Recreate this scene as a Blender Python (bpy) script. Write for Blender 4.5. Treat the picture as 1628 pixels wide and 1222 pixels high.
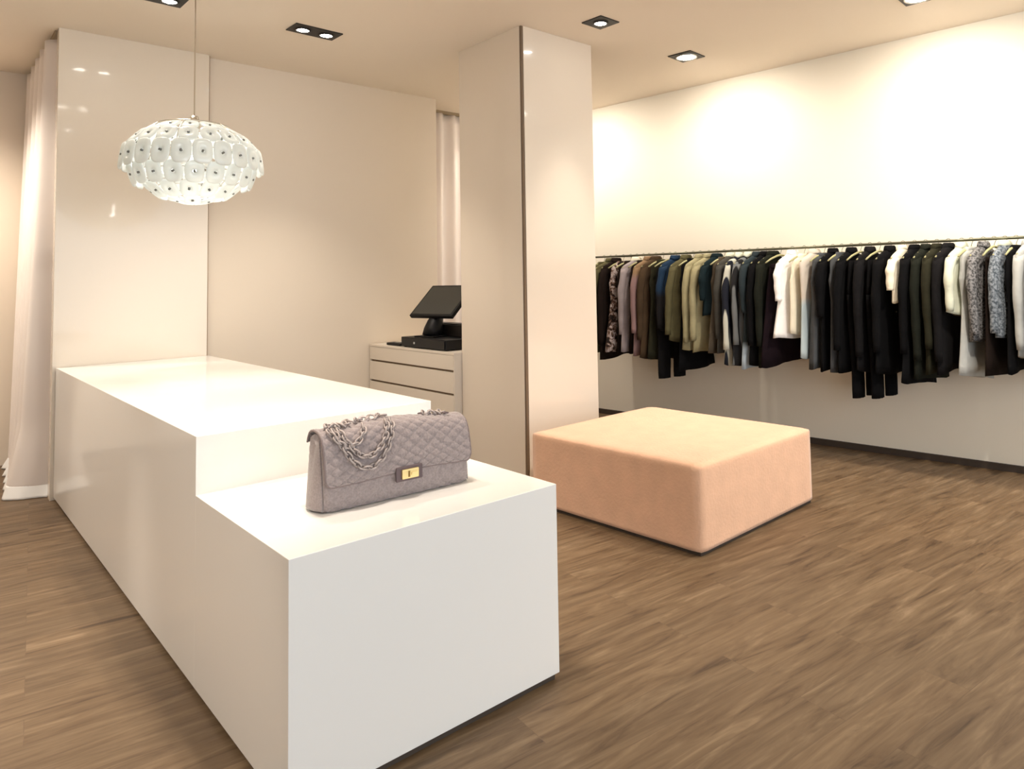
import bpy, bmesh, math, random
from mathutils import Vector, Matrix
PI = math.pi
sc = bpy.context.scene
for o in list(bpy.data.objects): bpy.data.objects.remove(o)
COL = sc.collection

# ------------------------------------------------------------------ camera
F_PX, CX, CY = 1136.53, 935.78, 379.17          # lens and optical centre of the cropped photograph
YAW, PITCH, ROLL, EYE = 0.7649, 0.0559, -0.0208, 1.4
cam_data = bpy.data.cameras.new('camera'); cam = bpy.data.objects.new('camera', cam_data); COL.objects.link(cam)
fw = Vector((math.sin(YAW)*math.cos(PITCH), math.cos(YAW)*math.cos(PITCH), math.sin(PITCH)))
r0 = Vector((math.cos(YAW), -math.sin(YAW), 0)); u0 = r0.cross(fw)
rr = r0*math.cos(ROLL) + u0*math.sin(ROLL); uu = -r0*math.sin(ROLL) + u0*math.cos(ROLL)
m = Matrix((rr, uu, -fw)).transposed().to_4x4(); m.translation = Vector((0, 0, EYE))
cam.matrix_world = m
cam_data.sensor_fit = 'HORIZONTAL'; cam_data.sensor_width = 36
cam_data.lens = F_PX/1628*36
cam_data.shift_x = (814-CX)/1628; cam_data.shift_y = (CY-611)/1628
cam_data.clip_start = 0.05
sc.camera = cam

# ------------------------------------------------------------------ light and exposure
sc.view_settings.view_transform = 'Standard'; sc.view_settings.look = 'None'
sc.view_settings.gamma = 1; sc.view_settings.use_curve_mapping = False
sc.view_settings.exposure = 0.36
world = bpy.data.worlds.new('world'); sc.world = world; world.use_nodes = True
bg = world.node_tree.nodes['Background']
bg.inputs[0].default_value = (0.88, 0.94, 1.0, 1); bg.inputs[1].default_value = 1.95   # daylight through the open shopfront
WARM = (1.0, 0.89, 0.77)
SPOT_W = 85.0
CEIL = 3.204

# ------------------------------------------------------------------ materials
MATS = {}
def mat(name, col, rough=0.6, metal=0, coat=0, spec=0.5, emit=None, trans=0, sheen=0, bump=None, vary=0):
    if name in MATS: return MATS[name]
    M = bpy.data.materials.new(name); M.use_nodes = True; nt = M.node_tree; b = nt.nodes['Principled BSDF']
    b.inputs['Base Color'].default_value = (*col, 1); b.inputs['Roughness'].default_value = rough
    b.inputs['Metallic'].default_value = metal; b.inputs['Coat Weight'].default_value = coat
    b.inputs['Coat Roughness'].default_value = 0.06
    b.inputs['Specular IOR Level'].default_value = spec
    b.inputs['Transmission Weight'].default_value = trans
    b.inputs['Sheen Weight'].default_value = sheen
    if emit: b.inputs['Emission Color'].default_value = (*emit[0], 1); b.inputs['Emission Strength'].default_value = emit[1]
    tc = nt.nodes.new('ShaderNodeTexCoord')
    if vary:
        n = nt.nodes.new('ShaderNodeTexNoise'); n.inputs['Scale'].default_value = 9; n.inputs['Detail'].default_value = 4
        r = nt.nodes.new('ShaderNodeValToRGB'); r.color_ramp.elements[0].position = .3; r.color_ramp.elements[1].position = .7
        r.color_ramp.elements[0].color = (*[c*(1-vary) for c in col], 1); r.color_ramp.elements[1].color = (*[min(1, c*(1+vary)) for c in col], 1)
        nt.links.new(tc.outputs['Object'], n.inputs['Vector']); nt.links.new(n.outputs['Fac'], r.inputs['Fac']); nt.links.new(r.outputs['Color'], b.inputs['Base Color'])
    if bump:
        n = nt.nodes.new('ShaderNodeTexNoise'); n.inputs['Scale'].default_value = bump[0]; n.inputs['Detail'].default_value = 3
        bp = nt.nodes.new('ShaderNodeBump'); bp.inputs['Strength'].default_value = bump[1]; bp.inputs['Distance'].default_value = 0.01
        nt.links.new(tc.outputs['Object'], n.inputs['Vector']); nt.links.new(n.outputs['Fac'], bp.inputs['Height']); nt.links.new(bp.outputs['Normal'], b.inputs['Normal'])
    MATS[name] = M
    return M

def ramp(nt, stops):
    r = nt.nodes.new('ShaderNodeValToRGB'); cr = r.color_ramp
    while len(cr.elements) > 1: cr.elements.remove(cr.elements[-1])
    cr.elements[0].position = stops[0][0]; cr.elements[0].color = (*stops[0][1], 1)
    for p, c in stops[1:]:
        e = cr.elements.new(p); e.color = (*c, 1)
    return r

def floor_mat():
    M = bpy.data.materials.new('wood_planks'); M.use_nodes = True; nt = M.node_tree; b = nt.nodes['Principled BSDF']; L = nt.links.new
    tc = nt.nodes.new('ShaderNodeTexCoord'); mp = nt.nodes.new('ShaderNodeMapping'); mp.inputs['Rotation'].default_value = (0, 0, math.radians(6))
    L(tc.outputs['Object'], mp.inputs['Vector'])
    br = nt.nodes.new('ShaderNodeTexBrick'); br.offset = 0.37; br.inputs['Scale'].default_value = 1
    br.inputs['Brick Width'].default_value = 1.25; br.inputs['Row Height'].default_value = 0.17; br.inputs['Mortar Size'].default_value = 0.0012
    br.inputs['Mortar Smooth'].default_value = 0.3; br.inputs['Bias'].default_value = 0
    br.inputs['Color1'].default_value = (0, 0, 0, 1); br.inputs['Color2'].default_value = (1, 1, 1, 1); br.inputs['Mortar'].default_value = (.3, .3, .3, 1)
    L(mp.outputs[0], br.inputs['Vector'])
    # per-plank offset so that the grain breaks at each joint
    off = nt.nodes.new('ShaderNodeVectorMath'); off.operation = 'MULTIPLY_ADD'; off.inputs[1].default_value = (7, 3, 5)
    L(br.outputs['Color'], off.inputs[0]); L(mp.outputs[0], off.inputs[2])
    s1 = nt.nodes.new('ShaderNodeMapping'); s1.inputs['Scale'].default_value = (0.9, 7.5, 1); L(off.outputs[0], s1.inputs['Vector'])
    n1 = nt.nodes.new('ShaderNodeTexNoise'); n1.inputs['Scale'].default_value = 2.6; n1.inputs['Detail'].default_value = 5; n1.inputs['Roughness'].default_value = .62; n1.inputs['Distortion'].default_value = .9
    L(s1.outputs[0], n1.inputs['Vector'])
    s2 = nt.nodes.new('ShaderNodeMapping'); s2.inputs['Scale'].default_value = (2.5, 34, 1); L(off.outputs[0], s2.inputs['Vector'])
    n2 = nt.nodes.new('ShaderNodeTexNoise'); n2.inputs['Scale'].default_value = 2; n2.inputs['Detail'].default_value = 4
    L(s2.outputs[0], n2.inputs['Vector'])
    r1 = ramp(nt, [(.28, (.056, .033, .017)), (.40, (.118, .074, .039)), (.57, (.162, .108, .060)), (.74, (.240, .169, .101))])
    L(n1.outputs['Fac'], r1.inputs['Fac'])
    r2 = ramp(nt, [(.3, (.85, .83, .81)), (.6, (1.03, 1.03, 1.03))]); L(n2.outputs['Fac'], r2.inputs['Fac'])
    mx = nt.nodes.new('ShaderNodeMix'); mx.data_type = 'RGBA'; mx.blend_type = 'MULTIPLY'; mx.inputs['Factor'].default_value = 1
    L(r1.outputs['Color'], mx.inputs['A']); L(r2.outputs['Color'], mx.inputs['B'])
    r3 = ramp(nt, [(0, (.92, .92, .93)), (1, (1.08, 1.07, 1.06))]); L(br.outputs['Color'], r3.inputs['Fac'])
    mx2 = nt.nodes.new('ShaderNodeMix'); mx2.data_type = 'RGBA'; mx2.blend_type = 'MULTIPLY'; mx2.inputs['Factor'].default_value = 1
    L(mx.outputs['Result'], mx2.inputs['A']); L(r3.outputs['Color'], mx2.inputs['B'])
    mx3 = nt.nodes.new('ShaderNodeMix'); mx3.data_type = 'RGBA'; mx3.inputs['B'].default_value = (.10, .06, .035, 1)
    mf = nt.nodes.new('ShaderNodeMath'); mf.operation = 'MULTIPLY'; mf.inputs[1].default_value = .45; L(br.outputs['Fac'], mf.inputs[0])
    L(mf.outputs[0], mx3.inputs['Factor']); L(mx2.outputs['Result'], mx3.inputs['A']); L(mx3.outputs['Result'], b.inputs['Base Color'])
    b.inputs['Roughness'].default_value = .5; b.inputs['Specular IOR Level'].default_value = .3
    bp = nt.nodes.new('ShaderNodeBump'); bp.inputs['Strength'].default_value = .12; bp.inputs['Distance'].default_value = .004
    L(n2.outputs['Fac'], bp.inputs['Height']); L(bp.outputs['Normal'], b.inputs['Normal'])
    return M

def pattern_mat(name, kind, c1, c2, c3=None, scale=40):
    """cloth with a print: 'blotch', 'tweed', 'stripe' (vertical), 'band' (colour changes down the garment at height c3)"""
    if name in MATS: return MATS[name]
    M = bpy.data.materials.new(name); M.use_nodes = True; nt = M.node_tree; b = nt.nodes['Principled BSDF']; L = nt.links.new
    b.inputs['Roughness'].default_value = .9; b.inputs['Specular IOR Level'].default_value = .2
    tc = nt.nodes.new('ShaderNodeTexCoord')
    if kind in ('blotch', 'tweed'):
        n = nt.nodes.new('ShaderNodeTexNoise'); n.inputs['Scale'].default_value = scale; n.inputs['Detail'].default_value = 2
        n.inputs['Distortion'].default_value = 1.0 if kind == 'blotch' else 0
        L(tc.outputs['Object'], n.inputs['Vector'])
        r = ramp(nt, [(.40, c1), (.49, c2), (.60, c3 or c2)]) if kind == 'blotch' else ramp(nt, [(.38, c1), (.62, c2)])
        L(n.outputs['Fac'], r.inputs['Fac']); L(r.outputs['Color'], b.inputs['Base Color'])
    elif kind == 'stripe':
        w = nt.nodes.new('ShaderNodeTexWave'); w.bands_direction = 'DIAGONAL'; w.inputs['Scale'].default_value = scale; w.inputs['Distortion'].default_value = .6
        mp = nt.nodes.new('ShaderNodeMapping'); mp.inputs['Scale'].default_value = (1, 1, 0.04)
        L(tc.outputs['Object'], mp.inputs['Vector']); L(mp.outputs[0], w.inputs['Vector'])
        r = ramp(nt, [(.55, c1), (.72, c2)]); L(w.outputs['Fac'], r.inputs['Fac']); L(r.outputs['Color'], b.inputs['Base Color'])
    elif kind == 'band':
        s = nt.nodes.new('ShaderNodeSeparateXYZ'); L(tc.outputs['Object'], s.inputs[0])
        mr = nt.nodes.new('ShaderNodeMapRange'); mr.inputs['From Min'].default_value = c3-.03; mr.inputs['From Max'].default_value = c3+.03
        L(s.outputs['Z'], mr.inputs['Value'])
        r = ramp(nt, [(0, c2), (1, c1)]); L(mr.outputs[0], r.inputs['Fac']); L(r.outputs['Color'], b.inputs['Base Color'])
    MATS[name] = M
    return M

WALL = mat('cream_wall_paint', (.80, .70, .575), .45, spec=.4)
WALLR = mat('pale_cream_wall_paint', (.87, .825, .71), .6, spec=.3)
CEILM = mat('cream_ceiling_paint', (.86, .765, .64), .8, spec=.2)
PANEL = mat('glossy_cream_lacquer', (.82, .73, .61), .25, coat=.6)
COLM = mat('glossy_beige_lacquer', (.80, .71, .60), .22, coat=.8)
LACQ = mat('glossy_white_lacquer', (.87, .855, .82), .3, coat=.5)
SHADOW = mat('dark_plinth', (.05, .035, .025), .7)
BLACK = mat('black_plastic', (.005, .005, .006), .5, spec=.25)
METAL = mat('brushed_steel', (.6, .6, .58), .35, metal=1)
GOLD = mat('gold_metal', (.95, .76, .36), .28, metal=1)
PEACH = mat('peach_fabric', (.74, .455, .30), .95, spec=.15, sheen=.3, bump=(60, .25), vary=.05)
FLOOR = floor_mat()

# ------------------------------------------------------------------ helpers
def obj(name, bm, material, parent=None, smooth=False, label=None, mats=None):
    me = bpy.data.meshes.new(name); bmesh.ops.recalc_face_normals(bm, faces=bm.faces); bm.to_mesh(me); bm.free()
    for mm in (mats or [material]): me.materials.append(mm)
    if smooth:
        for p in me.polygons: p.use_smooth = True
    o = bpy.data.objects.new(name, me); COL.objects.link(o)
    if parent: o.parent = parent
    if label: o['label'] = label
    return o
def tag(o, label, cat, group=None):
    o['label'] = label; o['category'] = cat
    if group: o['group'] = group
    return o
def thing(name, label, cat, loc=(0, 0, 0), rot=0, group=None):
    o = bpy.data.objects.new(name, None); COL.objects.link(o); o.location = loc; o.rotation_euler = (0, 0, rot)
    o.empty_display_size = .1
    return tag(o, label, cat, group)
def struct(name, bm, material, parent=None, smooth=False, mats=None):
    o = obj(name, bm, material, parent, smooth, mats=mats)
    if not parent: o['kind'] = 'structure'
    return o
def box(bm, x0, x1, y0, y1, z0, z1, bevel=0, seg=2):
    r = bmesh.ops.create_cube(bm, size=1); vs = r['verts']
    bmesh.ops.scale(bm, vec=(x1-x0, y1-y0, z1-z0), verts=vs)
    bmesh.ops.translate(bm, vec=((x0+x1)/2, (y0+y1)/2, (z0+z1)/2), verts=vs)
    if bevel:
        es = list({e for v in vs for e in v.link_edges})
        bmesh.ops.bevel(bm, geom=es, offset=bevel, segments=seg, profile=.5, affect='EDGES')
    return bm
def B(*a, **k): return box(bmesh.new(), *a, **k)
def tube(bm, pts, r, seg=8, closed=False, caps=True):
    pts = [Vector(p) for p in pts]; n = len(pts); rings = []
    rad = r if isinstance(r, (list, tuple)) else [r]*n
    up = Vector((0, 0, 1)); prev = None
    for i, p in enumerate(pts):
        if closed: t = pts[(i+1) % n]-pts[i-1]
        else: t = pts[min(i+1, n-1)]-pts[max(i-1, 0)]
        t.normalize()
        if prev is None: a = t.cross(up) if abs(t.z) < .9 else t.cross(Vector((1, 0, 0)))
        else: a = prev - t*prev.dot(t)
        a.normalize(); prev = a; b = t.cross(a)
        rings.append([bm.verts.new(p+(a*math.cos(2*PI*k/seg)+b*math.sin(2*PI*k/seg))*rad[i]) for k in range(seg)])
    for i in range(n if closed else n-1):
        A, C = rings[i], rings[(i+1) % n]
        for k in range(seg): bm.faces.new((A[k], A[(k+1) % seg], C[(k+1) % seg], C[k]))
    if caps and not closed: bm.faces.new(rings[0][::-1]); bm.faces.new(rings[-1])
    return bm
def grid(bm, nu, nv, fn, loop_u=False):
    V = [[bm.verts.new(fn(i/(nu if loop_u else nu-1), j/(nv-1))) for j in range(nv)] for i in range(nu)]
    for i in range(nu if loop_u else nu-1):
        for j in range(nv-1): bm.faces.new((V[i][j], V[(i+1) % nu][j], V[(i+1) % nu][j+1], V[i][j+1]))
    return V
def lathe(bm, prof, seg=24, c=(0, 0, 0)):
    R = [[bm.verts.new((c[0]+r*math.cos(2*PI*k/seg), c[1]+r*math.sin(2*PI*k/seg), c[2]+z)) for k in range(seg)] for r, z in prof]
    for i in range(len(R)-1):
        for k in range(seg): bm.faces.new((R[i][k], R[i][(k+1) % seg], R[i+1][(k+1) % seg], R[i+1][k]))
    return R

# ------------------------------------------------------------------ room shell
WA = 0.0823                                            # the clothes wall runs slightly off the counter's axis
WP = Vector((5.572, 2.0, 0)); WD = Vector((-math.sin(WA), math.cos(WA), 0)); WN = Vector((-math.cos(WA), -math.sin(WA), 0))
def wall_pt(s, off, z): return WP + WD*s + WN*off + Vector((0, 0, z))
struct('floor', B(-3.2, 6.6, -3.0, 7.9, -.06, 0), FLOOR)
struct('ceiling', B(-3.2, 6.6, -3.0, 7.9, CEIL, CEIL+.08), CEILM)
struct('wall_left', B(-3.2, -3.1, -3.0, 7.9, 0, CEIL), WALL)
struct('wall_far', B(-3.1, 3.77, 7.5, 7.6, 0, CEIL), WALL)
struct('wall_back', B(.82, 3.77, 6.07, 6.17, 0, CEIL), WALL)
struct('wall_alcove', B(3.67, 5.6, 6.72, 6.82, 0, CEIL), WALL)
struct('wall_alcove_side', B(3.67, 3.77, 6.17, 6.72, 0, CEIL), WALL)
bm = bmesh.new()
q = [wall_pt(-5.2, 0, 0), wall_pt(5.2, 0, 0), wall_pt(5.2, -.12, 0), wall_pt(-5.2, -.12, 0)]
for z in (0, CEIL): pass
lo = [bm.verts.new(p) for p in q]; hi = [bm.verts.new(p+Vector((0, 0, CEIL))) for p in q]
bm.faces.new(lo); bm.faces.new(hi)
for i in range(4): bm.faces.new((lo[i], lo[(i+1) % 4], hi[(i+1) % 4], hi[i]))
struct('wall_right', bm, WALLR)
bm = bmesh.new()
q = [wall_pt(-5.0, 0.0, 0), wall_pt(4.6, 0.0, 0), wall_pt(4.6, .018, 0), wall_pt(-5.0, .018, 0)]
lo = [bm.verts.new(p) for p in q]; hi = [bm.verts.new(p+Vector((0, 0, .048))) for p in q]
bm.faces.new(lo); bm.faces.new(hi)
for i in range(4): bm.faces.new((lo[i], lo[(i+1) % 4], hi[(i+1) % 4], hi[i]))
struct('baseboard_right', bm, SHADOW)

# glossy panel that closes the counter's far end
wp = bpy.data.objects.new('wall_panel', None); COL.objects.link(wp); wp.location = (1.22, 6.03, 0); wp['kind'] = 'structure'
def under(o, p): o.parent = p; o.matrix_parent_inverse = Matrix.Translation(-Vector(p.location))
under(obj('board', B(.737, 1.688, 5.99, 6.07, 0, CEIL, bevel=.002), PANEL), wp)
under(obj('joint', B(1.688, 1.700, 6.02, 6.07, 0, CEIL), mat('brown_shadow_gap', (.30, .20, .12), .7)), wp)

# pillar
px0, px1, py0, py1 = 3.121, 3.819, 3.903, 4.686
pil = bpy.data.objects.new('pillar', None); COL.objects.link(pil); pil.location = (3.47, 4.3, 0); pil['kind'] = 'structure'
under(obj('side_cladding', B(px0, px0+.03, py0+.022, py1, 0, CEIL, bevel=.0015), COLM), pil)
under(obj('front_cladding', B(px0+.022, px1-.004, py0, py0+.03, 0, CEIL, bevel=.0015), COLM), pil)
under(obj('corner_joint', B(px0+.004, px0+.026, py0+.004, py0+.026, 0, CEIL), mat('dark_brown_joint', (.17, .115, .07), .6)), pil)
under(obj('core', B(px0+.03, px1-.012, py0+.03, py1-.004, 0, CEIL), COLM), pil)
under(obj('edge_trim', B(px1-.012, px1, py0+.006, py1, 0, CEIL), mat('brown_edge', (.22, .16, .10), .5)), pil)

# ------------------------------------------------------------------ stepped display counter
X0, X1, Y0, YS, YB, H1, H2 = .757, 1.70, 1.964, 2.80, 5.985, .672, .875
ctr = thing('display_counter', 'long glossy white display counter in two heights with a grey handbag on its low step', 'counter', ((X0+X1)/2, (Y0+YB)/2, 0))
under(obj('low_step', B(X0, X1, Y0, YS, .022, H1, bevel=.0015), LACQ, smooth=False), ctr)
under(obj('tall_block', B(X0, X1, YS, YB, .022, H2, bevel=.0015), LACQ), ctr)
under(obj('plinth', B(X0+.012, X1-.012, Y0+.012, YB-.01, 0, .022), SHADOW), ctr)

# ------------------------------------------------------------------ ottoman
ott = thing('ottoman', 'large square peach upholstered ottoman on the wood floor beside the pillar', 'ottoman', (2.9035, 2.26, 0), .03)
OW, OL, OH = 1.175, 1.285, .452
bm = bmesh.new(); random.seed(4)
box(bm, 0, OW, 0, OL, .022, OH)
bmesh.ops.subdivide_edges(bm, edges=bm.edges[:], cuts=22, use_grid_fill=True)
for v in bm.verts:
    x, y, z = v.co; t = (OH-z)/OH
    fx, fy = (x/OW-.5)*2, (y/OL-.5)*2
    fl = .0075*t
    rip = .0028*math.sin(x*31+y*17)*t + .002*math.sin(x*67+1.3+y*53)*t
    if abs(fx) > .99: x += (1 if fx > 0 else -1)*(fl+rip)
    if abs(fy) > .99: y += (1 if fy > 0 else -1)*(fl+rip)
    if t < .02:
        z += .006*math.sin(x*5+1)*math.sin(y*4+.4) + .008*(1-fx*fx)*(1-fy*fy)
    v.co = (x, y, z)
    # soften the edges of the cushion
    k = Vector((max(abs(x-OW/2)-(OW/2-.03), 0)*(1 if x > OW/2 else -1), max(abs(y-OL/2)-(OL/2-.03), 0)*(1 if y > OL/2 else -1), max(z-(OH-.03), 0)))
    if k.length > .03: v.co -= k*(1-.03/k.length)*.9
cover = obj('cover', bm, PEACH, ott, True)
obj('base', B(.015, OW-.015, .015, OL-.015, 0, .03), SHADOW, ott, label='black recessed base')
# ------------------------------------------------------------------ quilted handbag
BAGM = bpy.data.materials.new('mauve_grey_quilted_fabric'); BAGM.use_nodes = True
def bag_mat(M):
    nt = M.node_tree; b = nt.nodes['Principled BSDF']; L = nt.links.new
    tc = nt.nodes.new('ShaderNodeTexCoord'); n = nt.nodes.new('ShaderNodeTexNoise'); n.inputs['Scale'].default_value = 160; n.inputs['Detail'].default_value = 3
    L(tc.outputs['Object'], n.inputs['Vector'])
    r = ramp(nt, [(.3, (.245, .20, .195)), (.7, (.335, .28, .27))]); L(n.outputs['Fac'], r.inputs['Fac']); L(r.outputs['Color'], b.inputs['Base Color'])
    bp = nt.nodes.new('ShaderNodeBump'); bp.inputs['Strength'].default_value = .4; bp.inputs['Distance'].default_value = .003
    L(n.outputs['Fac'], bp.inputs['Height']); L(bp.outputs['Normal'], b.inputs['Normal'])
    b.inputs['Roughness'].default_value = .85; b.inputs['Sheen Weight'].default_value = .4
bag_mat(BAGM)
DARKTRIM = mat('dark_mauve_trim', (.12, .085, .09), .7)
bag = thing('handbag', 'mauve grey quilted flap handbag with a gold lock standing on the low counter step', 'handbag', (1.245, 2.315, H1), -.045)
BW, BH = .525, .25
def quilt(x, s, amp=.0065, cell=.036):
    a = abs(math.sin((x+s)*PI/cell/1.4)); b = abs(math.sin((x-s)*PI/cell/1.4))
    return amp*(min(a, b)**.5) - amp
def slump(x, z):       # the top edge sags and swells a little along the bag
    f = (z/BH)
    return z + f*f*(.006*math.cos(x*14)-.014*(x/BW+.5))
def body_prof(t):      # closed side profile, t 0..1 from bottom front, up the front, over, down the back
    P = [(-.070, .004), (-.078, .03), (-.079, .09), (-.072, .15), (-.060, .205), (-.040, .236), (0, .246), (.040, .236), (.058, .205), (.068, .15), (.074, .09), (.074, .03), (.066, .004)]
    f = t*(len(P)-1); i = min(int(f), len(P)-2); u = f-i
    def cr(k):
        p = [P[max(i-1, 0)][k], P[i][k], P[i+1][k], P[min(i+2, len(P)-1)][k]]
        return .5*((2*p[1])+(-p[0]+p[2])*u+(2*p[0]-5*p[1]+4*p[2]-p[3])*u*u+(-p[0]+3*p[1]-3*p[2]+p[3])*u**3)
    return cr(0), cr(1)
def normal_prof(fn, t):
    a = fn(max(t-.004, 0)); b = fn(min(t+.004, 1)); dy, dz = b[0]-a[0], b[1]-a[1]; l = math.hypot(dy, dz) or 1
    return -dz/l, dy/l      # outward for this winding
bm = bmesh.new()
def fbody(u, t):
    x = (u-.5)*BW; e = abs(u-.5)*2
    y, z = body_prof(t); ny, nz = normal_prof(body_prof, t)
    dq = quilt(x, t*.62)
    bul = .006*(1-e**4)
    y += ny*(dq+bul); z = max(z+nz*(dq+bul), .003)
    if e > .97: y *= .93
    return (x*(1-.012*math.sin(z/BH*PI)*0), y, slump(x, z))
V = grid(bm, 110, 110, fbody)
for col in (V[0], V[-1]): bm.faces.new(col)
bm.faces.new([V[i][0] for i in range(110)] + [V[i][-1] for i in range(109, -1, -1)])
obj('body', bm, BAGM, bag, True)
# side gussets pinched in at the top
for sx in (-1, 1):
    bm = bmesh.new()
    def fg(u, v, sx=sx):
        z = .008+v*.222; w = .066*(1-.45*v**1.6)
        y = (u-.5)*2*w
        return (sx*(BW/2 + .004 + .022*(1-(2*u-1)**2)*(1-v**1.5)**.6 - .012*v*(1-abs(2*u-1))), y-.002, slump(sx*BW/2, z))
    grid(bm, 16, 20, fg)
    g = obj('side_gusset', bm, BAGM, bag, True); md = g.modifiers.new('thickness', 'SOLIDIFY'); md.thickness = .004
# flap over the top and down the front
def flap_prof(t):
    P = [(-.090, .088), (-.089, .12), (-.082, .16), (-.069, .212), (-.046, .246), (0, .258), (.040, .250), (.058, .232), (.068, .21)]
    f = t*(len(P)-1); i = min(int(f), len(P)-2); u = f-i
    def cr(k):
        p = [P[max(i-1, 0)][k], P[i][k], P[i+1][k], P[min(i+2, len(P)-1)][k]]
        return .5*((2*p[1])+(-p[0]+p[2])*u+(2*p[0]-5*p[1]+4*p[2]-p[3])*u*u+(-p[0]+3*p[1]-3*p[2]+p[3])*u**3)
    return cr(0), cr(1)
bm = bmesh.new()
def fflap(u, t):
    x = (u-.5)*2; c = min(t/.12, 1)
    wid = (BW/2+.003)*(1-.06*(1-c)**2.2)
    y, z = flap_prof(t); ny, nz = normal_prof(flap_prof, t)
    dq = quilt(x*wid, t*.5+.02)
    edge = abs(x)
    dq = dq*(1 if edge < .97 else .3)
    y += ny*dq; z += nz*dq
    z += .004*math.sin(x*3+1)*(1-t)
    return (x*wid, y, slump(x*wid, z))
grid(bm, 120, 90, fflap)
fl = obj('flap', bm, BAGM, bag, True); md = fl.modifiers.new('thickness', 'SOLIDIFY'); md.thickness = .005; md.offset = 1
# piping round the flap edge
bm = bmesh.new()
pts = [fflap(0, 1-k/40) for k in range(40)] + [fflap(k/50, 0) for k in range(51)] + [fflap(1, k/40) for k in range(1, 41)]
tube(bm, [(p[0], p[1]-.003, p[2]) for p in pts], .0035, 6)
obj('flap_piping', bm, mat('mauve_piping', (.20, .155, .15), .8), bag, True)
# lock on a darker tab
bm = bmesh.new(); box(bm, -.030, .068, -.101, -.092, .052, .112, bevel=.003)
for v in bm.verts:
    d = max(abs(v.co.x-.019)-.03, 0); v.co.z += (-1 if v.co.z > .082 else 1)*d*d*22
tab = obj('lock_tab', bm, DARKTRIM, bag)
lk = obj('turn_lock', B(-.012, .050, -.109, -.100, .066, .098, bevel=.003), GOLD, bag, label='gold metal turn lock')
obj('lock_slot', B(.010, .016, -.1105, -.1085, .072, .092), mat('dark_gold', (.25, .16, .05), .4, metal=1), lk)
obj('lock_bar', B(.020, .042, -.113, -.108, .077, .087, bevel=.002), GOLD, lk)
# chain strap
CHM = mat('pewter_chain_and_ribbon', (.42, .36, .34), .5, metal=.35)
def chain(path, link=.0165, r=.0026):
    bm = bmesh.new(); P = [Vector(p) for p in path]
    # resample evenly
    D = [0]
    for a, b in zip(P, P[1:]): D.append(D[-1]+(b-a).length)
    n = int(D[-1]/link); k = 0
    for i in range(n):
        s = (i+.5)*D[-1]/n
        while D[k+1] < s: k += 1
        p = P[k].lerp(P[k+1], (s-D[k])/(D[k+1]-D[k])); t = (P[k+1]-P[k]).normalized()
        a = t.cross(Vector((0, 1, .3))).normalized(); b = t.cross(a)
        side = (a*.85+b*.5) if i % 2 else (a*.5-b*.85)
        side.normalize()
        ring = [p+t*math.cos(q*PI/5)*link*.80+side*math.sin(q*PI/5)*link*.46 for q in range(10)]
        tube(bm, ring, r, 5, closed=True)
    return bm
def flap_y(z):
    best = min((abs(flap_prof(t/200)[1]-z), flap_prof(t/200)[0]) for t in range(0, 112))
    return best[1]
def drape(x0, x1, sag, top=.258, n=44, lift=.008):
    out = []
    for i in range(n+1):
        t = i/n; x = x0+(x1-x0)*t; z = top - sag*(4*t*(1-t))**.8
        y = flap_y(min(z, .256)); out.append((x, y-lift, slump(x, z)+.004))
    return out
CH2 = dict(link=.019, r=.0034)
def top_run(x0, x1, y, n=12): return [(x0+(x1-x0)*k/n, y+.010*math.sin(k*1.9), slump(x0+(x1-x0)*k/n, .258)+.009+.003*math.sin(k*2.7)) for k in range(n+1)]
obj('chain_strap', chain(drape(-.222, -.022, .135, lift=.010), **CH2), CHM, bag, True)
obj('chain_strap', chain(drape(-.205, -.040, .098, lift=.012), **CH2), CHM, bag, True)
obj('chain_strap', chain(drape(-.238, -.120, .055, lift=.011), **CH2), CHM, bag, True)
obj('chain_strap', chain(top_run(-.235, -.16, -.012), **CH2), CHM, bag, True)
obj('chain_strap', chain(top_run(-.16, -.02, .012), **CH2), CHM, bag, True)
obj('chain_strap', chain(top_run(.125, .205, .004), **CH2), CHM, bag, True)
for x, y in ((-.228, -.012), (-.205, .03), (.13, .03), (.205, -.02)):
    bm = bmesh.new(); ring = [(x+.009*math.cos(k*PI/6), y+.009*math.sin(k*PI/6), .2575-.010*(x/BW+.5)) for k in range(12)]
    tube(bm, ring, .0026, 6, closed=True); obj('eyelet', bm, DARKTRIM, bag, True)

# ------------------------------------------------------------------ cash desk cabinet and till
CABM = mat('cream_cabinet_lacquer', (.80, .72, .62), .35, coat=.3)
cab = thing('drawer_cabinet', 'low cream drawer cabinet with shadow gaps behind the pillar, carrying the till', 'cabinet', (3.35, 5.35, 0))
cx0, cx1, cy0, cy1, ct = 3.05, 3.62, 4.69, 6.06, .855
under(obj('carcass', B(cx0+.022, cx1-.002, cy0+.012, cy1-.012, .03, ct-.02), mat('brown_gap', (.22, .15, .10), .7)), cab)
under(obj('top', B(cx0, cx1, cy0, cy1, ct-.02, ct, bevel=.002), CABM), cab)
for z0, z1 in ((.722, .833), (.545, .705), (.30, .528), (.05, .284)):
    under(obj('drawer_front', B(cx0, cx0+.022, cy0+.012, cy1-.012, z0, z1, bevel=.001), CABM), cab)
for yy in (cy0, cy1-.012): under(obj('end_panel', B(cx0+.004, cx1, yy, yy+.012, .03, ct-.02), CABM), cab)
under(obj('plinth', B(cx0+.04, cx1-.02, cy0+.02, cy1-.02, 0, .03), SHADOW), cab)

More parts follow.
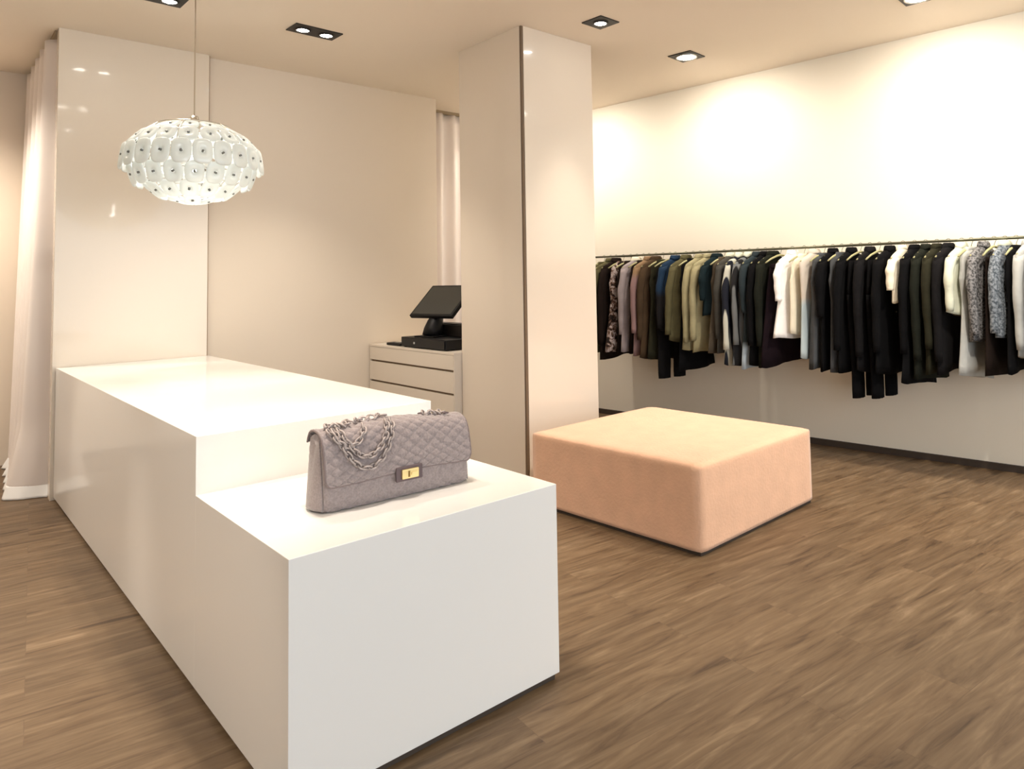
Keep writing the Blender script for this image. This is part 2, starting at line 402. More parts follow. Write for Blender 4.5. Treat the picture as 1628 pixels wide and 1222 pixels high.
cd = thing('cash_drawer', 'flat black cash drawer box lying on the cream cabinet beneath the till screen', 'cash drawer', (3.2, 5.2, ct))
def place(parent, *objs):
    for o in objs: o.parent = parent
place(cd, obj('body', B(-.12, .24, -.36, .34, .006, .085, bevel=.004), BLACK),
      obj('front', B(-.128, -.12, -.34, .32, .012, .078, bevel=.002), mat('black_front', (.007, .007, .008), .4, spec=.3)),
      obj('lock', B(-.134, -.128, .10, .12, .034, .052, bevel=.003), METAL))
for x, y in ((-.09, -.33), (-.09, .31), (.2, -.33), (.2, .31)): obj('foot', B(x-.012, x+.012, y-.012, y+.012, 0, .008), BLACK, cd)

rp = thing('receipt_printer', 'squat black receipt printer box standing on the cash drawer under the screen', 'printer', (3.325, 5.22, ct+.085))
obj('body', B(-.015, .14, -.30, .31, 0, .10, bevel=.008), mat('brownish_black_plastic', (.010, .007, .006), .5, spec=.25), rp)
obj('lid', B(0, .12, -.28, .23, .10, .108, bevel=.003), BLACK, rp)
obj('paper_slot', B(-.017, -.013, -.05, .10, .050, .058), mat('slot_black', (.004, .004, .004), .8), rp)

ts = thing('till_screen', 'black touchscreen till monitor tilted back on a stand behind the pillar edge', 'monitor', (3.22, 5.27, ct+.085), math.radians(12))
# local: screen faces -X, leaning back towards +X
obj('foot', B(-.085, .085, -.10, .13, -.0, .012, bevel=.004), BLACK, ts).location = (0, 0, 0)
bm = bmesh.new(); tube(bm, [(0, 0, .01), (.01, 0, .06), (.035, 0, .12), (.06, 0, .165)], [.085, .078, .066, .05], 16); nk = obj('stand', bm, BLACK, ts, True)
ang = math.atan2(.25, .275)
MT = Matrix.Translation(Vector((-.02, 0, .165))) @ Matrix.Rotation(-(ang), 4, 'Y')
bm = box(bmesh.new(), 0, .372, -.25, .25, -.018, .018, bevel=.006); bmesh.ops.transform(bm, matrix=MT, verts=bm.verts)
hs = obj('housing', bm, BLACK, ts)
bm = box(bmesh.new(), .02, .352, -.23, .23, .018, .0195); bmesh.ops.transform(bm, matrix=MT, verts=bm.verts)
obj('screen', bm, mat('dark_screen_glass', (.022, .026, .026), .2, coat=.2), hs, label='dark grey glass screen')

cr_ = thing('card_reader', 'thin black card reader lying on the cabinet beside the cash drawer', 'card reader', (3.13, 5.62, ct))
obj('body', B(-.04, .04, -.04, .20, .0, .022, bevel=.006), BLACK, cr_)
obj('keypad', B(-.03, .03, -.02, .10, .022, .026, bevel=.001), mat('grey_keys', (.08, .08, .08), .6), cr_)

# ------------------------------------------------------------------ curtains
CURT = mat('off_white_curtain_cloth', (.88, .80, .74), .95, spec=.1, sheen=.2)
cl = thing('curtain', 'long off white curtain pooling on the floor left of the white counter', 'curtain', (.75, 6.8, 0))
bm = bmesh.new()
def fcl(u, v):     # u along the track, v from the top down
    y = 6.10+1.40*u; z = CEIL-.03-(CEIL-.05)*v
    amp = .034+.030*v
    x = .735 - .09*(v**1.4)*(1-u*.8)*min(1, u/.10) + amp*math.sin(u*2*PI*5.2+.6) + .008*math.sin(u*31+v*3)
    x -= .08*max(0, v-.86)/.14*(1-u)**1.5*min(1, u/.06)
    y += .02*math.sin(u*40+v*2)*v + (.02*v*(1-u) if v > .5 else 0)
    return (x-.75, y-6.8, z)
grid(bm, 160, 44, fcl)
c = obj('cloth', bm, CURT, cl, True); c.modifiers.new('thickness', 'SOLIDIFY').thickness = .004
bm = bmesh.new()
def fhem(u, v):
    p = Vector(fcl(u, .985+.0*v)); p.z = .085*(1-v)+.004
    p.x -= .035*v + .010*math.sin(u*37)*v; p.y += .012*math.sin(u*23)*v - .03*v*(1-u)
    return p
grid(bm, 160, 8, fhem)
c = obj('hem', bm, mat('white_curtain_hem', (.93, .92, .89), .9, spec=.1), cl, True, label='whiter hem folding on the floor'); c.modifiers.new('thickness', 'SOLIDIFY').thickness = .004
tr = obj('track', B(-.025, .015, -.72, .69, CEIL-.03, CEIL), mat('bronze_track', (.35, .27, .17), .5), cl)

c2 = thing('curtain', 'narrow cream curtain hanging in the alcove behind the till and pillar', 'curtain', (4.5, 6.46, 0))
bm = bmesh.new()
def fc2(u, v):
    x = -.66+1.26*u; z = CEIL-.03-(CEIL-.05)*v
    return (x+.02*v*math.sin(u*20), (.025+.025*v)*math.sin(u*2*PI*8.0+2.4)+.01*math.sin(u*30+v*4), z)
grid(bm, 140, 30, fc2)
c = obj('cloth', bm, CURT, c2, True); c.modifiers.new('thickness', 'SOLIDIFY').thickness = .004
obj('track', B(-.68, .62, -.02, .02, CEIL-.03, CEIL), MATS['bronze_track'], c2)

# ------------------------------------------------------------------ pendant lamp of glass discs
def glass_mat():
    M = bpy.data.materials.new('milky_glass'); M.use_nodes = True; nt = M.node_tree; L = nt.links.new
    for n in list(nt.nodes):
        if n.type != 'OUTPUT_MATERIAL': nt.nodes.remove(n)
    out = [n for n in nt.nodes if n.type == 'OUTPUT_MATERIAL'][0]
    d = nt.nodes.new('ShaderNodeBsdfDiffuse'); d.inputs[0].default_value = (.90, .93, .93, 1)
    t = nt.nodes.new('ShaderNodeBsdfTranslucent'); t.inputs[0].default_value = (.92, .95, .92, 1)
    g = nt.nodes.new('ShaderNodeBsdfGlossy'); g.inputs['Roughness'].default_value = .12
    m1 = nt.nodes.new('ShaderNodeMixShader'); m1.inputs[0].default_value = .45; m2 = nt.nodes.new('ShaderNodeMixShader'); m2.inputs[0].default_value = .10
    L(d.outputs[0], m1.inputs[1]); L(t.outputs[0], m1.inputs[2]); L(m1.outputs[0], m2.inputs[1]); L(g.outputs[0], m2.inputs[2]); L(m2.outputs[0], out.inputs[0])
    return M
GLASS = glass_mat()
LZ = 2.14
lamp = thing('pendant_lamp', 'flattened round pendant lamp of overlapping milky glass discs over the white counter', 'pendant lamp', (1.26, 4.76, LZ))
WIRE = mat('champagne_wire', (.55, .50, .42), .3, metal=1)
def disc_mesh(w, h):
    bm = bmesh.new(); n = 20; t = .012; hole = .010
    def sq(k, rw, rh, e=3.2):
        a = 2*PI*k/n; c, s = math.cos(a), math.sin(a)
        return (rw*abs(c)**(2/e)*(1 if c >= 0 else -1), rh*abs(s)**(2/e)*(1 if s >= 0 else -1))
    prof = [(hole/w*2, -.004), (hole/w*2, .004), (.55, .009), (.9, .006), (1, 0), (.9, -.006), (.55, -.007)]
    R = []
    for f, y in prof:
        ring = []
        for k in range(n):
            if f < .4: ring.append(bm.verts.new((hole*math.cos(2*PI*k/n), y, hole*math.sin(2*PI*k/n))))
            else:
                x, z = sq(k, w/2*f, h/2*f); ring.append(bm.verts.new((x, y, z)))
        R.append(ring)
    for i in range(len(R)):
        A, C = R[i], R[(i+1) % len(R)]
        for k in range(n): bm.faces.new((A[k], A[(k+1) % n], C[(k+1) % n], C[k]))
    return bm
# tiers: radius, height of disc centre, tilt (top leaning in), count, disc width, disc height
tiers = [(.215, .205, 62, 13, .098, .12), (.315, .135, 42, 18, .104, .13), (.372, .025, 8, 22, .104, .15), (.325, -.085, -18, 19, .100, .13), (.215, -.170, -48, 13, .098, .13), (.085, -.222, -72, 5, .095, .11)]
base_disc = {}; pins = {}; PINM = mat('grey_pins', (.20, .21, .20), .4, metal=.5)
for ti, (R_, z, tilt, n, w, h) in enumerate(tiers):
    for k in range(n):
        a = 2*PI*(k+.5*(ti % 2))/n
        if ti not in base_disc:
            o = obj('glass_disc', disc_mesh(w, h), GLASS, lamp, True); base_disc[ti] = o
            bm = bmesh.new(); tube(bm, [(0, -.022, 0), (0, .011, 0)], .0065, 8); pin = obj('pin', bm, PINM, o, True); pins[ti] = pin
        else:
            o = base_disc[ti].copy(); COL.objects.link(o); o.parent = lamp
            pn = pins[ti].copy(); COL.objects.link(pn); pn.parent = o
        # local -Y..+Y is disc thickness: point +Y outwards, then tilt
        o.matrix_local = Matrix.Translation((R_*math.cos(a), R_*math.sin(a), z)) @ Matrix.Rotation(a-PI/2, 4, 'Z') @ Matrix.Rotation(math.radians(tilt), 4, 'X')
bm = bmesh.new()
for R_, z, tilt, n, w, h in tiers:
    rr2 = R_-.022
    tube(bm, [(rr2*math.cos(2*PI*k/36), rr2*math.sin(2*PI*k/36), z+.03) for k in range(36)], .003, 6, closed=True)
for k in range(6):
    a = 2*PI*k/6
    tube(bm, [((R_-.022)*math.cos(a), (R_-.022)*math.sin(a), z+.03) for R_, z, *_ in tiers], .003, 6)
    tube(bm, [(.193*math.cos(a), .193*math.sin(a), .235), (.02*math.cos(a), .02*math.sin(a), .255)], .003, 6)
obj('wire_frame', bm, WIRE, lamp, True)
bm = bmesh.new(); lathe(bm, [(.001, .30), (.02, .298), (.028, .27), (.028, .225), (.001, .222)], 16)
obj('canopy_cap', bm, WIRE, lamp, True)
bm = bmesh.new(); lathe(bm, [(.001, .06), (.03, .05), (.045, .01), (.03, -.03), (.001, -.045)], 16)
obj('bulb', bm, mat('warm_bulb', (1, .95, .85), .5, emit=((1, .95, .88), 1.6)), lamp, True)
bm = bmesh.new(); tube(bm, [(0, 0, .295), (0, 0, CEIL-LZ-.02)], .004, 8); obj('cord', bm, mat('beige_cord', (.50, .40, .28), .6), lamp, True)
bm = bmesh.new(); lathe(bm, [(.001, CEIL-LZ-.03), (.04, CEIL-LZ-.028), (.055, CEIL-LZ-.005), (.055, CEIL-LZ)], 20); obj('ceiling_rose', bm, WIRE, lamp, True)
ld = bpy.data.lights.new('lamp_glow', 'POINT'); ld.energy = 3.2; ld.color = (1, .97, .93); ld.shadow_soft_size = .06
lo_ = bpy.data.objects.new('lamp_glow', ld); COL.objects.link(lo_); lo_.parent = lamp; lo_.location = (0, 0, -.07)

# ------------------------------------------------------------------ recessed downlights
LAMPM = mat('lit_lamp_face', (1, 1, 1), .4, emit=((1.0, .93, .84), 40))
FRM = mat('black_downlight_frame', (.010, .008, .007), .5)
def downlight(x, y, rot, label, bulbs=1, size=.19, big=False, power=1.0, aim=None, cone=110, group=None):
    t = thing('twin_downlight' if bulbs == 2 else 'downlight', label, 'ceiling light', (x, y, CEIL), rot, group)
    W = size if bulbs == 1 else size*2-.02
    rb = .042 if not big else .075
    cs = [0] if bulbs == 1 else [-W/4, W/4]
    bm = bmesh.new()
    box(bm, -W/2, W/2, -size/2, size/2, -.008, 0, bevel=.002, seg=1)
    obj('frame', bm, FRM, t)
    for c_ in cs:
        bm = bmesh.new(); lathe(bm, [(rb+.012, -.008), (rb+.012, -.016), (rb, -.016), (rb, -.009), (.001, -.009)], 24, (c_, 0, 0))
        obj('ring', bm, FRM if not big else METAL, t, True)
        bm = bmesh.new(); lathe(bm, [(.001, -.017), (rb*.6, -.0155), (rb*.98, -.011)], 24, (c_, 0, 0))
        obj('lamp_face', bm, LAMPM, t, True, label='glowing white lamp')
        l = bpy.data.lights.new('beam', 'SPOT'); l.energy = SPOT_W*power; l.color = WARM; l.spot_size = math.radians(cone); l.spot_blend = 1.0 if big else .7; l.shadow_soft_size = rb
        lo2 = bpy.data.objects.new('beam', l); COL.objects.link(lo2); lo2.parent = t; lo2.location = (c_, 0, -.03)
        if aim:
            d = Vector(aim)-Vector((x, y, CEIL-.03)); lo2.rotation_euler = (d.to_track_quat('-Z', 'Y').to_euler().to_matrix().to_4x4().to_euler()); lo2.rotation_euler.rotate_axis('Z', 0)
            lo2.rotation_euler = (Matrix.Rotation(-rot, 4, 'Z') @ d.to_track_quat('-Z', 'Y').to_matrix().to_4x4()).to_euler()
    return t
downlight(2.085, 4.955, .02, 'black twin recessed downlight in the middle of the ceiling', 2, .18, power=.6, cone=95)
downlight(1.085, 4.975, .02, 'black twin recessed downlight cut off by the top edge beside the lamp cord', 2, .18, power=.3, cone=90)
downlight(3.51, 3.49, .02, 'black square downlight with one small lamp, next to the pillar top', 1, .19, power=.8, cone=55)
WASH = dict(bulbs=1, size=.22, big=True, power=1.15, cone=160)
downlight(4.595, 3.585, WA, 'square downlight with a large bright lamp, nearest the clothes wall', aim=wall_pt(1.7, 0, 1.5), **WASH)
downlight(4.77, 1.80, WA, 'square downlight glowing at the very top edge above the clothes wall', aim=wall_pt(-.1, 0, 1.5), **WASH)
downlight(4.47, 5.35, WA, 'square downlight hidden behind the pillar, washing the clothes wall', aim=wall_pt(3.3, 0, 1.5), **WASH)
downlight(4.90, .3, WA, 'square downlight by the near end of the clothes wall', aim=wall_pt(-1.6, 0, 1.5), **WASH)
downlight(1.17, 3.42, .02, 'twin downlight above the middle of the counter', 2, .18, power=1.0, cone=66)
downlight(1.22, 2.2, .02, 'twin downlight above the low counter step', 2, .18, power=.8, cone=62)
downlight(-1.3, 4.6, .02, 'twin downlight above the floor left of the counter', 2, .18, power=1.1, cone=38, aim=(.75, 4.4, .30))
downlight(-1.3, 2.6, .02, 'twin downlight above the left floor', 2, .18, power=1.1, cone=38, aim=(.75, 2.8, .25))
downlight(-.9, 3.5, .02, 'added unseen twin fill light above the left floor, nearer the counter', 2, .18, power=.9, cone=56)  # extra lamp, added to brighten the left floor and the counter's lower side
downlight(3.9, .7, .02, 'added unseen single fill light above the floor before the ottoman', 1, .19, power=2.6, aim=(4.6, 1.7, 0), cone=115)  # added fill for the ottoman's front side and the wall below the clothes
downlight(3.1, 2.6, .02, 'single downlight above the ottoman', 1, .19, power=.8, cone=75)
downlight(-.3, 6.6, .02, 'added unseen single fill light before the curtain', 1, .19, power=2.3, cone=140)  # added out of view to lift the left curtain and far wall
downlight(4.6, 6.2, .02, 'single downlight before the alcove curtain', 1, .19, power=.2)

# ------------------------------------------------------------------ clothes rail
RZ, ROFF = 1.612, .30
rail = thing('clothes_rail', 'long thin dark metal clothes rail along the right wall, full of garments', 'clothes rail', wall_pt(1.0, 0, RZ))
bm = bmesh.new(); o_ = wall_pt(1.0, 0, RZ); tube(bm, [wall_pt(s, ROFF, RZ)-o_ for s in (-1.2, 0, 1, 2, 3.6)], .010, 10)
obj('rail_bar', bm, mat('dark_rail_metal', (.12, .12, .08), .35, metal=.8), rail, True)
for s in (-1.1, .25, 1.6, 2.9):
    bm = bmesh.new(); tube(bm, [wall_pt(s, 0, RZ)-o_, wall_pt(s, ROFF, RZ)-o_], .008, 8); obj('bracket', bm, METAL, rail, True)

# ------------------------------------------------------------------ garments
def cloth(name, col, **k): return mat(name, tuple(c*(.5 if max(col) < .25 else .75 if max(col) < .6 else .95) for c in col), .95, spec=.08, bump=(35, .3), vary=k.get('vary', .12), sheen=k.get('sheen', 0))
def hanger(parent):
    bm = bmesh.new()
    hook = [(0, .0155*math.cos(a), .0155*math.sin(a)-.0) for a in [math.radians(x) for x in range(-35, 200, 20)]]
    hook = [(h[0], h[1], h[2]) for h in hook][::-1]
    tube(bm, [(0, 0, -.055), (0, 0, -.035), (0, -.008, -.018)] + [(0, -.0155*math.cos(math.radians(a)), .0155*math.sin(math.radians(a))) for a in range(-20, 185, 20)], .002, 6)
    obj('hanger_hook', bm, mat('dark_hook_metal', (.16, .17, .12), .4, metal=.7), parent, True)
    bm = bmesh.new()
    tube(bm, [(-.19, 0, -.115), (-.12, 0, -.082), (-.04, 0, -.058), (0, 0, -.052), (.04, 0, -.058), (.12, 0, -.082), (.19, 0, -.115)], [.006, .008, .009, .009, .009, .008, .006], 8)
    obj('hanger_bar', bm, mat('olive_wood_hanger', (.36, .34, .17), .6), parent, True)
def rings(bm, prof, seed, fold, nseg=36, skew=0):
    """prof: (z, half width, half depth); folds deepen towards the hem"""
    rnd = random.Random(seed); ph = [rnd.uniform(0, 6.3) for _ in range(4)]; fr = [rnd.choice((3, 4, 5)), rnd.choice((7, 8, 9))]
    R = []; z0, z1 = prof[0][0], prof[-1][0]; slope = rnd.uniform(-.14, .14) if fold else 0
    for z, hw, hd in prof:
        t = (z0-z)/(z0-z1); ring = []
        for k in range(nseg):
            a = 2*PI*k/nseg; c, s = math.cos(a), math.sin(a)
            f = 1+fold*t*(.55*math.sin(fr[0]*a+ph[0])+.45*math.sin(fr[1]*a+ph[1]+t*1.5))
            x = hw*(abs(c)**.85)*(1 if c >= 0 else -1)*(1+.10*fold*math.sin(5*a+ph[2])*t)+skew*t
            y = hd*(abs(s)**.8)*(1 if s >= 0 else -1)*f + .008*math.sin(x*25+ph[3])*t
            ring.append(bm.verts.new((x, y, z+(x*slope+.006*math.sin(3*a+ph[2]))*t**3)))
        R.append(ring)
    for i in range(len(R)-1):
        for k in range(nseg): bm.faces.new((R[i][k], R[i][(k+1) % nseg], R[i+1][(k+1) % nseg], R[i+1][k]))
    bm.faces.new(R[0]); bm.faces.new(R[-1][::-1])
    return R
def interp(P, n):
    out = []
    for i in range(n):
        f = i/(n-1)*(len(P)-1); k = min(int(f), len(P)-2); u = f-k
        out.append(tuple(P[k][j]+(P[k+1][j]-P[k][j])*u for j in range(3)))
    return out
def garment(kind, s, length, m1, label, m2=None, sleeve=.55, hem=.23, depth=.034, rot=0, seed=0, name=None, hw=.2, ex=None):
    p = wall_pt(s, ROFF, RZ)
    names = {'shirt': 'shirt', 'jacket': 'jacket', 'dress': 'dress', 'top': 'sleeveless_top', 'trousers': 'trousers', 'skirt': 'skirt', 'coat': 'coat'}
    cats = {'shirt': 'shirt', 'jacket': 'jacket', 'dress': 'dress', 'top': 'top', 'trousers': 'trousers', 'skirt': 'skirt', 'coat': 'coat'}
    t = thing(name or names[kind], label, cats[kind], p, WA+rot, 'clothes hanging on the rail')
    hanger(t); bm = bmesh.new(); L_ = -length
    # local -X points into the room, +X to the wall
    if kind in ('trousers',):
        top = -.12; cr2 = top-.27
        prof = interp([(top, .155, .020), (top-.03, .165, .026), (cr2, .19, .036)], 8)
        rings(bm, prof, seed, .15)
        obj('waist', bm, m1, t, True)
        for sx in (-1, 1):
            bm = bmesh.new(); pr = []
            n = 14; R = []
            for i in range(n):
                u = i/(n-1); z = cr2+.02+(L_-cr2-.02)*u; cxx = sx*(.098-.02*u+(.03*u if sx < 0 else 0)); w = .098-.034*u; d = .034-.008*u
                R.append([bm.verts.new((cxx+w*math.cos(2*PI*k/20)+.006*math.sin(u*9+k), d*math.sin(2*PI*k/20)*(1+.15*math.sin(3*k+u*4)), z)) for k in range(20)])
            for i in range(n-1):
                for k in range(20): bm.faces.new((R[i][k], R[i][(k+1) % 20], R[i+1][(k+1) % 20], R[i+1][k]))
            bm.faces.new(R[0]); bm.faces.new(R[-1][::-1])
            obj('trouser_leg', bm, m1, t, True)
        return t
    if kind == 'skirt':
        prof = interp([(-.13, .13, .018), (-.15, .14, .024), (-.35, .18, depth*.9), (L_, hem, depth)], 16)
        rings(bm, prof, seed, .35); obj('skirt_cloth', bm, m1, t, True)
        bm = bmesh.new(); rings(bm, [(-.125, .134, .022), (-.155, .142, .028)], seed, 0); obj('waistband', bm, m2 or m1, t, True)
        return t
    neck = -.036
    sh = [(neck, .055, .022), (-.060, .085, .028), (-.080, .135, .030), (-.100, .175, .030), (-.125, hw, .028), (-.17, hw-.004, .030)]
    if kind in ('top', 'dress') and sleeve == 0:
        sh = [(-.07, .075, .016), (-.078, .10, .022), (-.095, .135, .026), (-.12, .155, .028), (-.20, .165, .030), (-.26, .185, .032)]
    zc = sh[-1][0]
    waist = (-.42, hw-.03 if kind in ('dress', 'coat') else hw-.01, depth*.95)
    if length < .6: waist = (zc-(length+zc)*.5, hw-.01, depth*.95)
    body = interp([sh[-1], waist, (L_, hem, depth*1.1)], 16)[1:]
    rings(bm, sh+body, seed, .42)
    obj('body', bm, m1, t, True)
    # collar or neckband
    bm = bmesh.new()
    cz = sh[0][0]
    rings(bm, [(cz+.022, sh[0][1]*.95, sh[0][2]*.9), (cz+.012, sh[0][1]*1.12, sh[0][2]*1.25), (cz-.010, sh[0][1]*1.35, sh[0][2]*1.45), (cz-.020, sh[0][1]*1.3, sh[0][2]*1.3)], seed, 0, 20)
    obj('collar', bm, m2 or m1, t, True)
    if sleeve > 0:
        for sx in (-1, 1):
            bm = bmesh.new(); rnd = random.Random(seed*7+sx); lean = rnd.uniform(-.01, .03); fwd = rnd.uniform(-.02, .02); n = 14; pts = []; rad = []
            for i in range(n):
                u = i/(n-1)
                pts.append((sx*(hw-.045+.05*min(1, u*3)+lean*u), fwd*u, -.118-sleeve*u)); rad.append((.042-.012*u)*(1+.07*math.sin(u*17+seed)))
            R = []
            for i, (pp, r_) in enumerate(zip(pts, rad)):
                R.append([bm.verts.new((pp[0]+r_*math.cos(2*PI*k/14), pp[1]+.78*r_*math.sin(2*PI*k/14), pp[2]+(.012*math.cos(2*PI*k/14)*sx*-1 if i == 0 else 0))) for k in range(14)])
            for i in range(n-1):
                for k in range(14): bm.faces.new((R[i][k], R[i][(k+1) % 14], R[i+1][(k+1) % 14], R[i+1][k]))
            bm.faces.new(R[0]); bm.faces.new(R[-1][::-1])
            obj('sleeve', bm, m1, t, True)
    if kind in ('jacket', 'coat'):
        bm = bmesh.new()
        for zz in (-.30, -.40, -.50):
            if -zz < length-.05: lathe(bm, [(.001, 0), (.007, .001), (.007, .004), (.001, .005)], 10, (0, 0, 0)) if False else box(bm, -.006, .006, -depth*1.16-.003, -depth*1.0, zz-.006, zz+.006, bevel=.002)
        obj('buttons', bm, mat('dark_buttons', (.05, .04, .03), .4), t)
    return t

K = (.010, .010, .011)
BLK = cloth('black_wool', K, vary=.1); BLK2 = cloth('soft_black_knit', (.018, .017, .018)); BRBLK = cloth('brown_black_cloth', (.028, .018, .014))
NAVY = cloth('navy_cloth', (.015, .030, .065)); OLIVE = cloth('olive_khaki_cloth', (.19, .17, .085)); KHAKI = cloth('light_khaki_cloth', (.40, .36, .21)); TAUPE = cloth('taupe_cloth', (.15, .12, .085))
ROSE = cloth('dusty_rose_cloth', (.34, .21, .19)); BRONZE = cloth('bronze_brown_cloth', (.12, .078, .045)); MAUVE = cloth('pale_mauve_cloth', (.42, .36, .36)); WHITE = cloth('white_cotton', (.90, .89, .87), vary=.03)
CREAM = cloth('cream_cotton', (.82, .76, .60), vary=.05); SLATE = cloth('slate_grey_cloth', (.135, .145, .155)); TEAL = cloth('dark_teal_cloth', (.018, .034, .040)); GREYB = cloth('grey_brown_cloth', (.11, .105, .09))
MINT = cloth('mint_cream_cloth', (.66, .68, .54), vary=.05); PALEG = cloth('pale_grey_knit', (.55, .56, .53), vary=.06); PLUM = cloth('dark_plum_cloth', (.022, .013, .018)); DKOL = cloth('dark_olive_cloth', (.045, .043, .025)); GOLIVE = cloth('green_charcoal_cloth', (.025, .028, .020))
FLORAL = pattern_mat('brown_white_blotch_print', 'blotch', (.02, .013, .011), (.16, .09, .06), (.50, .43, .41), 22)
TWEED = pattern_mat('grey_tweed', 'tweed', (.05, .05, .05), (.24, .235, .235), scale=75); TWEEDB = pattern_mat('blue_grey_tweed', 'tweed', (.06, .075, .09), (.26, .29, .32), scale=70)
STRIPE = pattern_mat('black_with_cream_stripes', 'stripe', (.012, .014, .022), (.50, .50, .42), scale=7); STRIPE2 = pattern_mat('black_with_grey_stripes', 'stripe', (.015, .015, .016), (.16, .17, .17), scale=8)
OMBRE = pattern_mat('beige_over_pale_blue_grey', 'band', (.60, .54, .46), (.42, .50, .52), -.42); HEMMED = pattern_mat('black_with_white_blue_hem', 'band', (.02, .03, .035), (.42, .52, .60), -.78)
NAVBLK = pattern_mat('blue_over_black', 'band', (.010, .028, .06), (.012, .011, .012), -.36); OLGR = pattern_mat('pale_green_over_blue_grey', 'band', (.34, .38, .28), (.22, .26, .31), -.30); TANROSE = pattern_mat('tan_over_rose', 'band', (.24, .155, .085), (.24, .15, .145), -.20)
D = math.radians
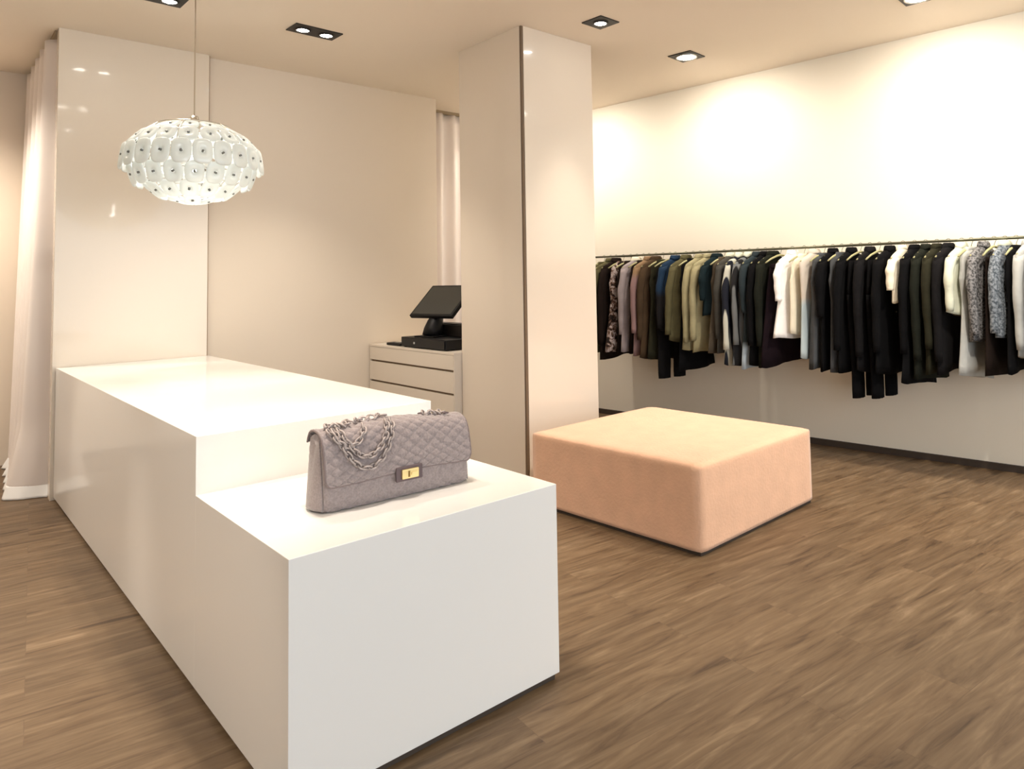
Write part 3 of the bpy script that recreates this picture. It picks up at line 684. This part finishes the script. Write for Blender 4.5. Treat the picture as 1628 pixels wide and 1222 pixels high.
# kind, place along the rail, length below the rail, material, label, options
G = [
 ('top',    3.080, .93, OLIVE,  'olive sleeveless top at the far end of the rail, half behind the pillar', dict(sleeve=0, hem=.19)),
 ('jacket', 2.995, .93, OLIVE,  'olive jacket beside the pillar, with a long sleeve', dict(sleeve=.60)),
 ('shirt',  2.925, .96, BRBLK,  'brown black shirt between the olive jacket and the blotch printed dress', dict(sleeve=.72)),
 ('dress',  2.835, .90, FLORAL, 'brown and white blotch printed dress near the pillar', dict(sleeve=0, hem=.25, depth=.045)),
 ('top',    2.745, .92, BRBLK,  'dark brown top directly in front of the printed dress', dict(sleeve=0, hem=.19, hw=.18)),
 ('shirt',  2.670, .91, MAUVE,  'pale mauve blouse with a cream collar, right of the printed dress', dict(sleeve=.62, m2=CREAM)),
 ('dress',  2.590, .91, BRBLK,  'narrow brown black dress behind the dusty rose one', dict(sleeve=0, hem=.2)),
 ('shirt',  2.525, .92, TANROSE,'blouse with tan shoulders and dusty rose below', dict(sleeve=.60, hem=.22)),
 ('coat',   2.445, .96, BRONZE, 'bronze brown coat between the rose blouse and the navy top', dict(sleeve=.66)),
 ('dress',  2.365, .95, DKOL,   'dark olive dress behind the blue and black one', dict(sleeve=0, hem=.22)),
 ('trousers', 2.285, 1.12, BLK2, 'long black trousers hanging lowest on the far half of the rail', dict()),
 ('shirt',  2.225, .70, NAVBLK, 'shirt with bright blue shoulders over black', dict(sleeve=.55, hem=.21)),
 ('shirt',  2.110, .80, OLIVE,  'olive shirt just right of the blue shouldered shirt', dict(sleeve=.60, hem=.22)),
 ('dress',  2.035, 1.02, BLK,    'black dress peeping out beneath the khaki blouse', dict(sleeve=.0, hem=.24)),
 ('shirt',  1.960, .84, KHAKI,  'light khaki blouse with long sleeves', dict(sleeve=.66, hem=.24, depth=.04)),
 ('shirt',  1.870, .86, KHAKI,  'light khaki blouse behind the short black jacket', dict(sleeve=.64, hem=.23)),
 ('jacket', 1.790, .52, TEAL,   'short black jacket with a dark teal sleeve', dict(sleeve=.30, hem=.22, depth=.04)),
 ('dress',  1.715, .85, TAUPE,  'taupe dress below and right of the short teal jacket', dict(sleeve=0, hem=.25)),
 ('shirt',  1.640, .84, GREYB,  'grey brown shirt with a pale collar', dict(sleeve=.62, m2=MINT)),
 ('coat',   1.560, .97, STRIPE, 'black coat with thin cream stripes', dict(sleeve=.70, m2=MINT)),
 ('shirt',  1.475, .95, STRIPE2,'black shirt with faint grey stripes', dict(sleeve=.66, m2=MINT)),
 ('dress',  1.395, .96, HEMMED, 'dark dress ending in a white and blue hem', dict(sleeve=.40, hem=.23)),
 ('shirt',  1.325, .94, BLK,    'black blouse beside the white hemmed dress', dict(sleeve=.66)),
 ('shirt',  1.255, .93, GOLIVE, 'green charcoal blouse left of the dark plum skirt', dict(sleeve=.66)),
 ('skirt',  1.190, .92, PLUM,   'dark plum skirt showing below the white shirt', dict(hem=.27, depth=.04)),
 ('shirt',  1.085, .71, WHITE,  'bright white shirt, the only pure white garment on the rail', dict(sleeve=0.30, hem=.26, depth=.05)),
 ('top',    .985, .68, CREAM,   'cream top half hidden behind the beige and grey dress', dict(sleeve=0, hem=.2)),
 ('shirt',  .900, .88, OMBRE,   'beige topped dress turning pale blue grey, right of the white shirt', dict(sleeve=.0, hem=.23, name='dress')),
 ('dress',  .820, .93, SLATE,   'slate grey dress left of the black garments', dict(sleeve=0, hem=.235, depth=.045)),
 ('jacket', .750, .93, BLK,     'black jacket next to the slate grey dress', dict(sleeve=.42)),
 ('dress',  .680, .93, SLATE,   'slate grey dress showing as a thin strip among the black garments', dict(sleeve=0, hem=.20)),
 ('jacket', .605, .92, BLK,     'black jacket left of the two hanging trouser pairs', dict(sleeve=.66)),
 ('trousers', .535, 1.13, BLK,  'black trousers hanging lowest, left pair of two', dict()),
 ('coat',   .465, .95, BLK2,    'soft black coat between the two pairs of trousers', dict(sleeve=.70)),
 ('trousers', .395, 1.12, BLK,  'black trousers hanging lowest, right pair of two', dict()),
 ('coat',   .320, .94, BLK,     'black wide coat with rounded shoulder, left of the cream blouse', dict(sleeve=.66, hem=.24)),
 ('shirt',  .225, .42, CREAM,   'cream blouse glowing between black coats', dict(sleeve=.22, hem=.2)),
 ('coat',   .145, 1.00, BLK,    'long black coat just right of the cream blouse', dict(sleeve=.66, hem=.26)),
 ('shirt',  .070, .96, GOLIVE,  'green charcoal blouse hanging in front of the long black coat', dict(sleeve=.70, hem=.24)),
 ('jacket', -.005, .90, DKOL,   'dark olive jacket among the black garments', dict(sleeve=.62)),
 ('coat',   -.080, .89, BLK2,   'soft black coat left of the mint blouse', dict(sleeve=.70)),
 ('shirt',  -.165, .52, MINT,   'mint cream blouse above a pale grey dress', dict(sleeve=.36)),
 ('dress',  -.225, .93, PALEG,  'pale grey dress showing beneath the grey tweed jacket', dict(sleeve=0, hem=.24)),
 ('jacket', -.300, .68, TWEED,  'grey tweed jacket with a long sleeve', dict(sleeve=.52, hem=.21, depth=.042)),
 ('skirt',  -.365, .90, BRBLK,  'brown black skirt below the two tweed jackets', dict(hem=.24)),
 ('jacket', -.430, .64, TWEEDB, 'blue grey tweed jacket with pale green shoulders', dict(sleeve=.50, hem=.2, depth=.042, m2=MINT)),
 ('dress',  -.495, .86, BLK,    'black dress beneath the blue grey tweed jacket', dict(sleeve=0, hem=.25)),
 ('shirt',  -.565, .79, PALEG,  'pale grey knit cardigan at the right edge of the photo', dict(sleeve=.60, hem=.22, name='cardigan')),
 ('coat',   -.640, .90, DKOL,   'dark olive coat, last garment at the right edge of the photo', dict(sleeve=.66)),
]
random.seed(11)
for i, (kd, s, ln, m1, lb, op) in enumerate(G):
    op = dict(op); op.setdefault('depth', .025)
    garment(kd, s-.03, ln, m1, lb, seed=i+3, rot=D(random.uniform(-13, -8)), **op)
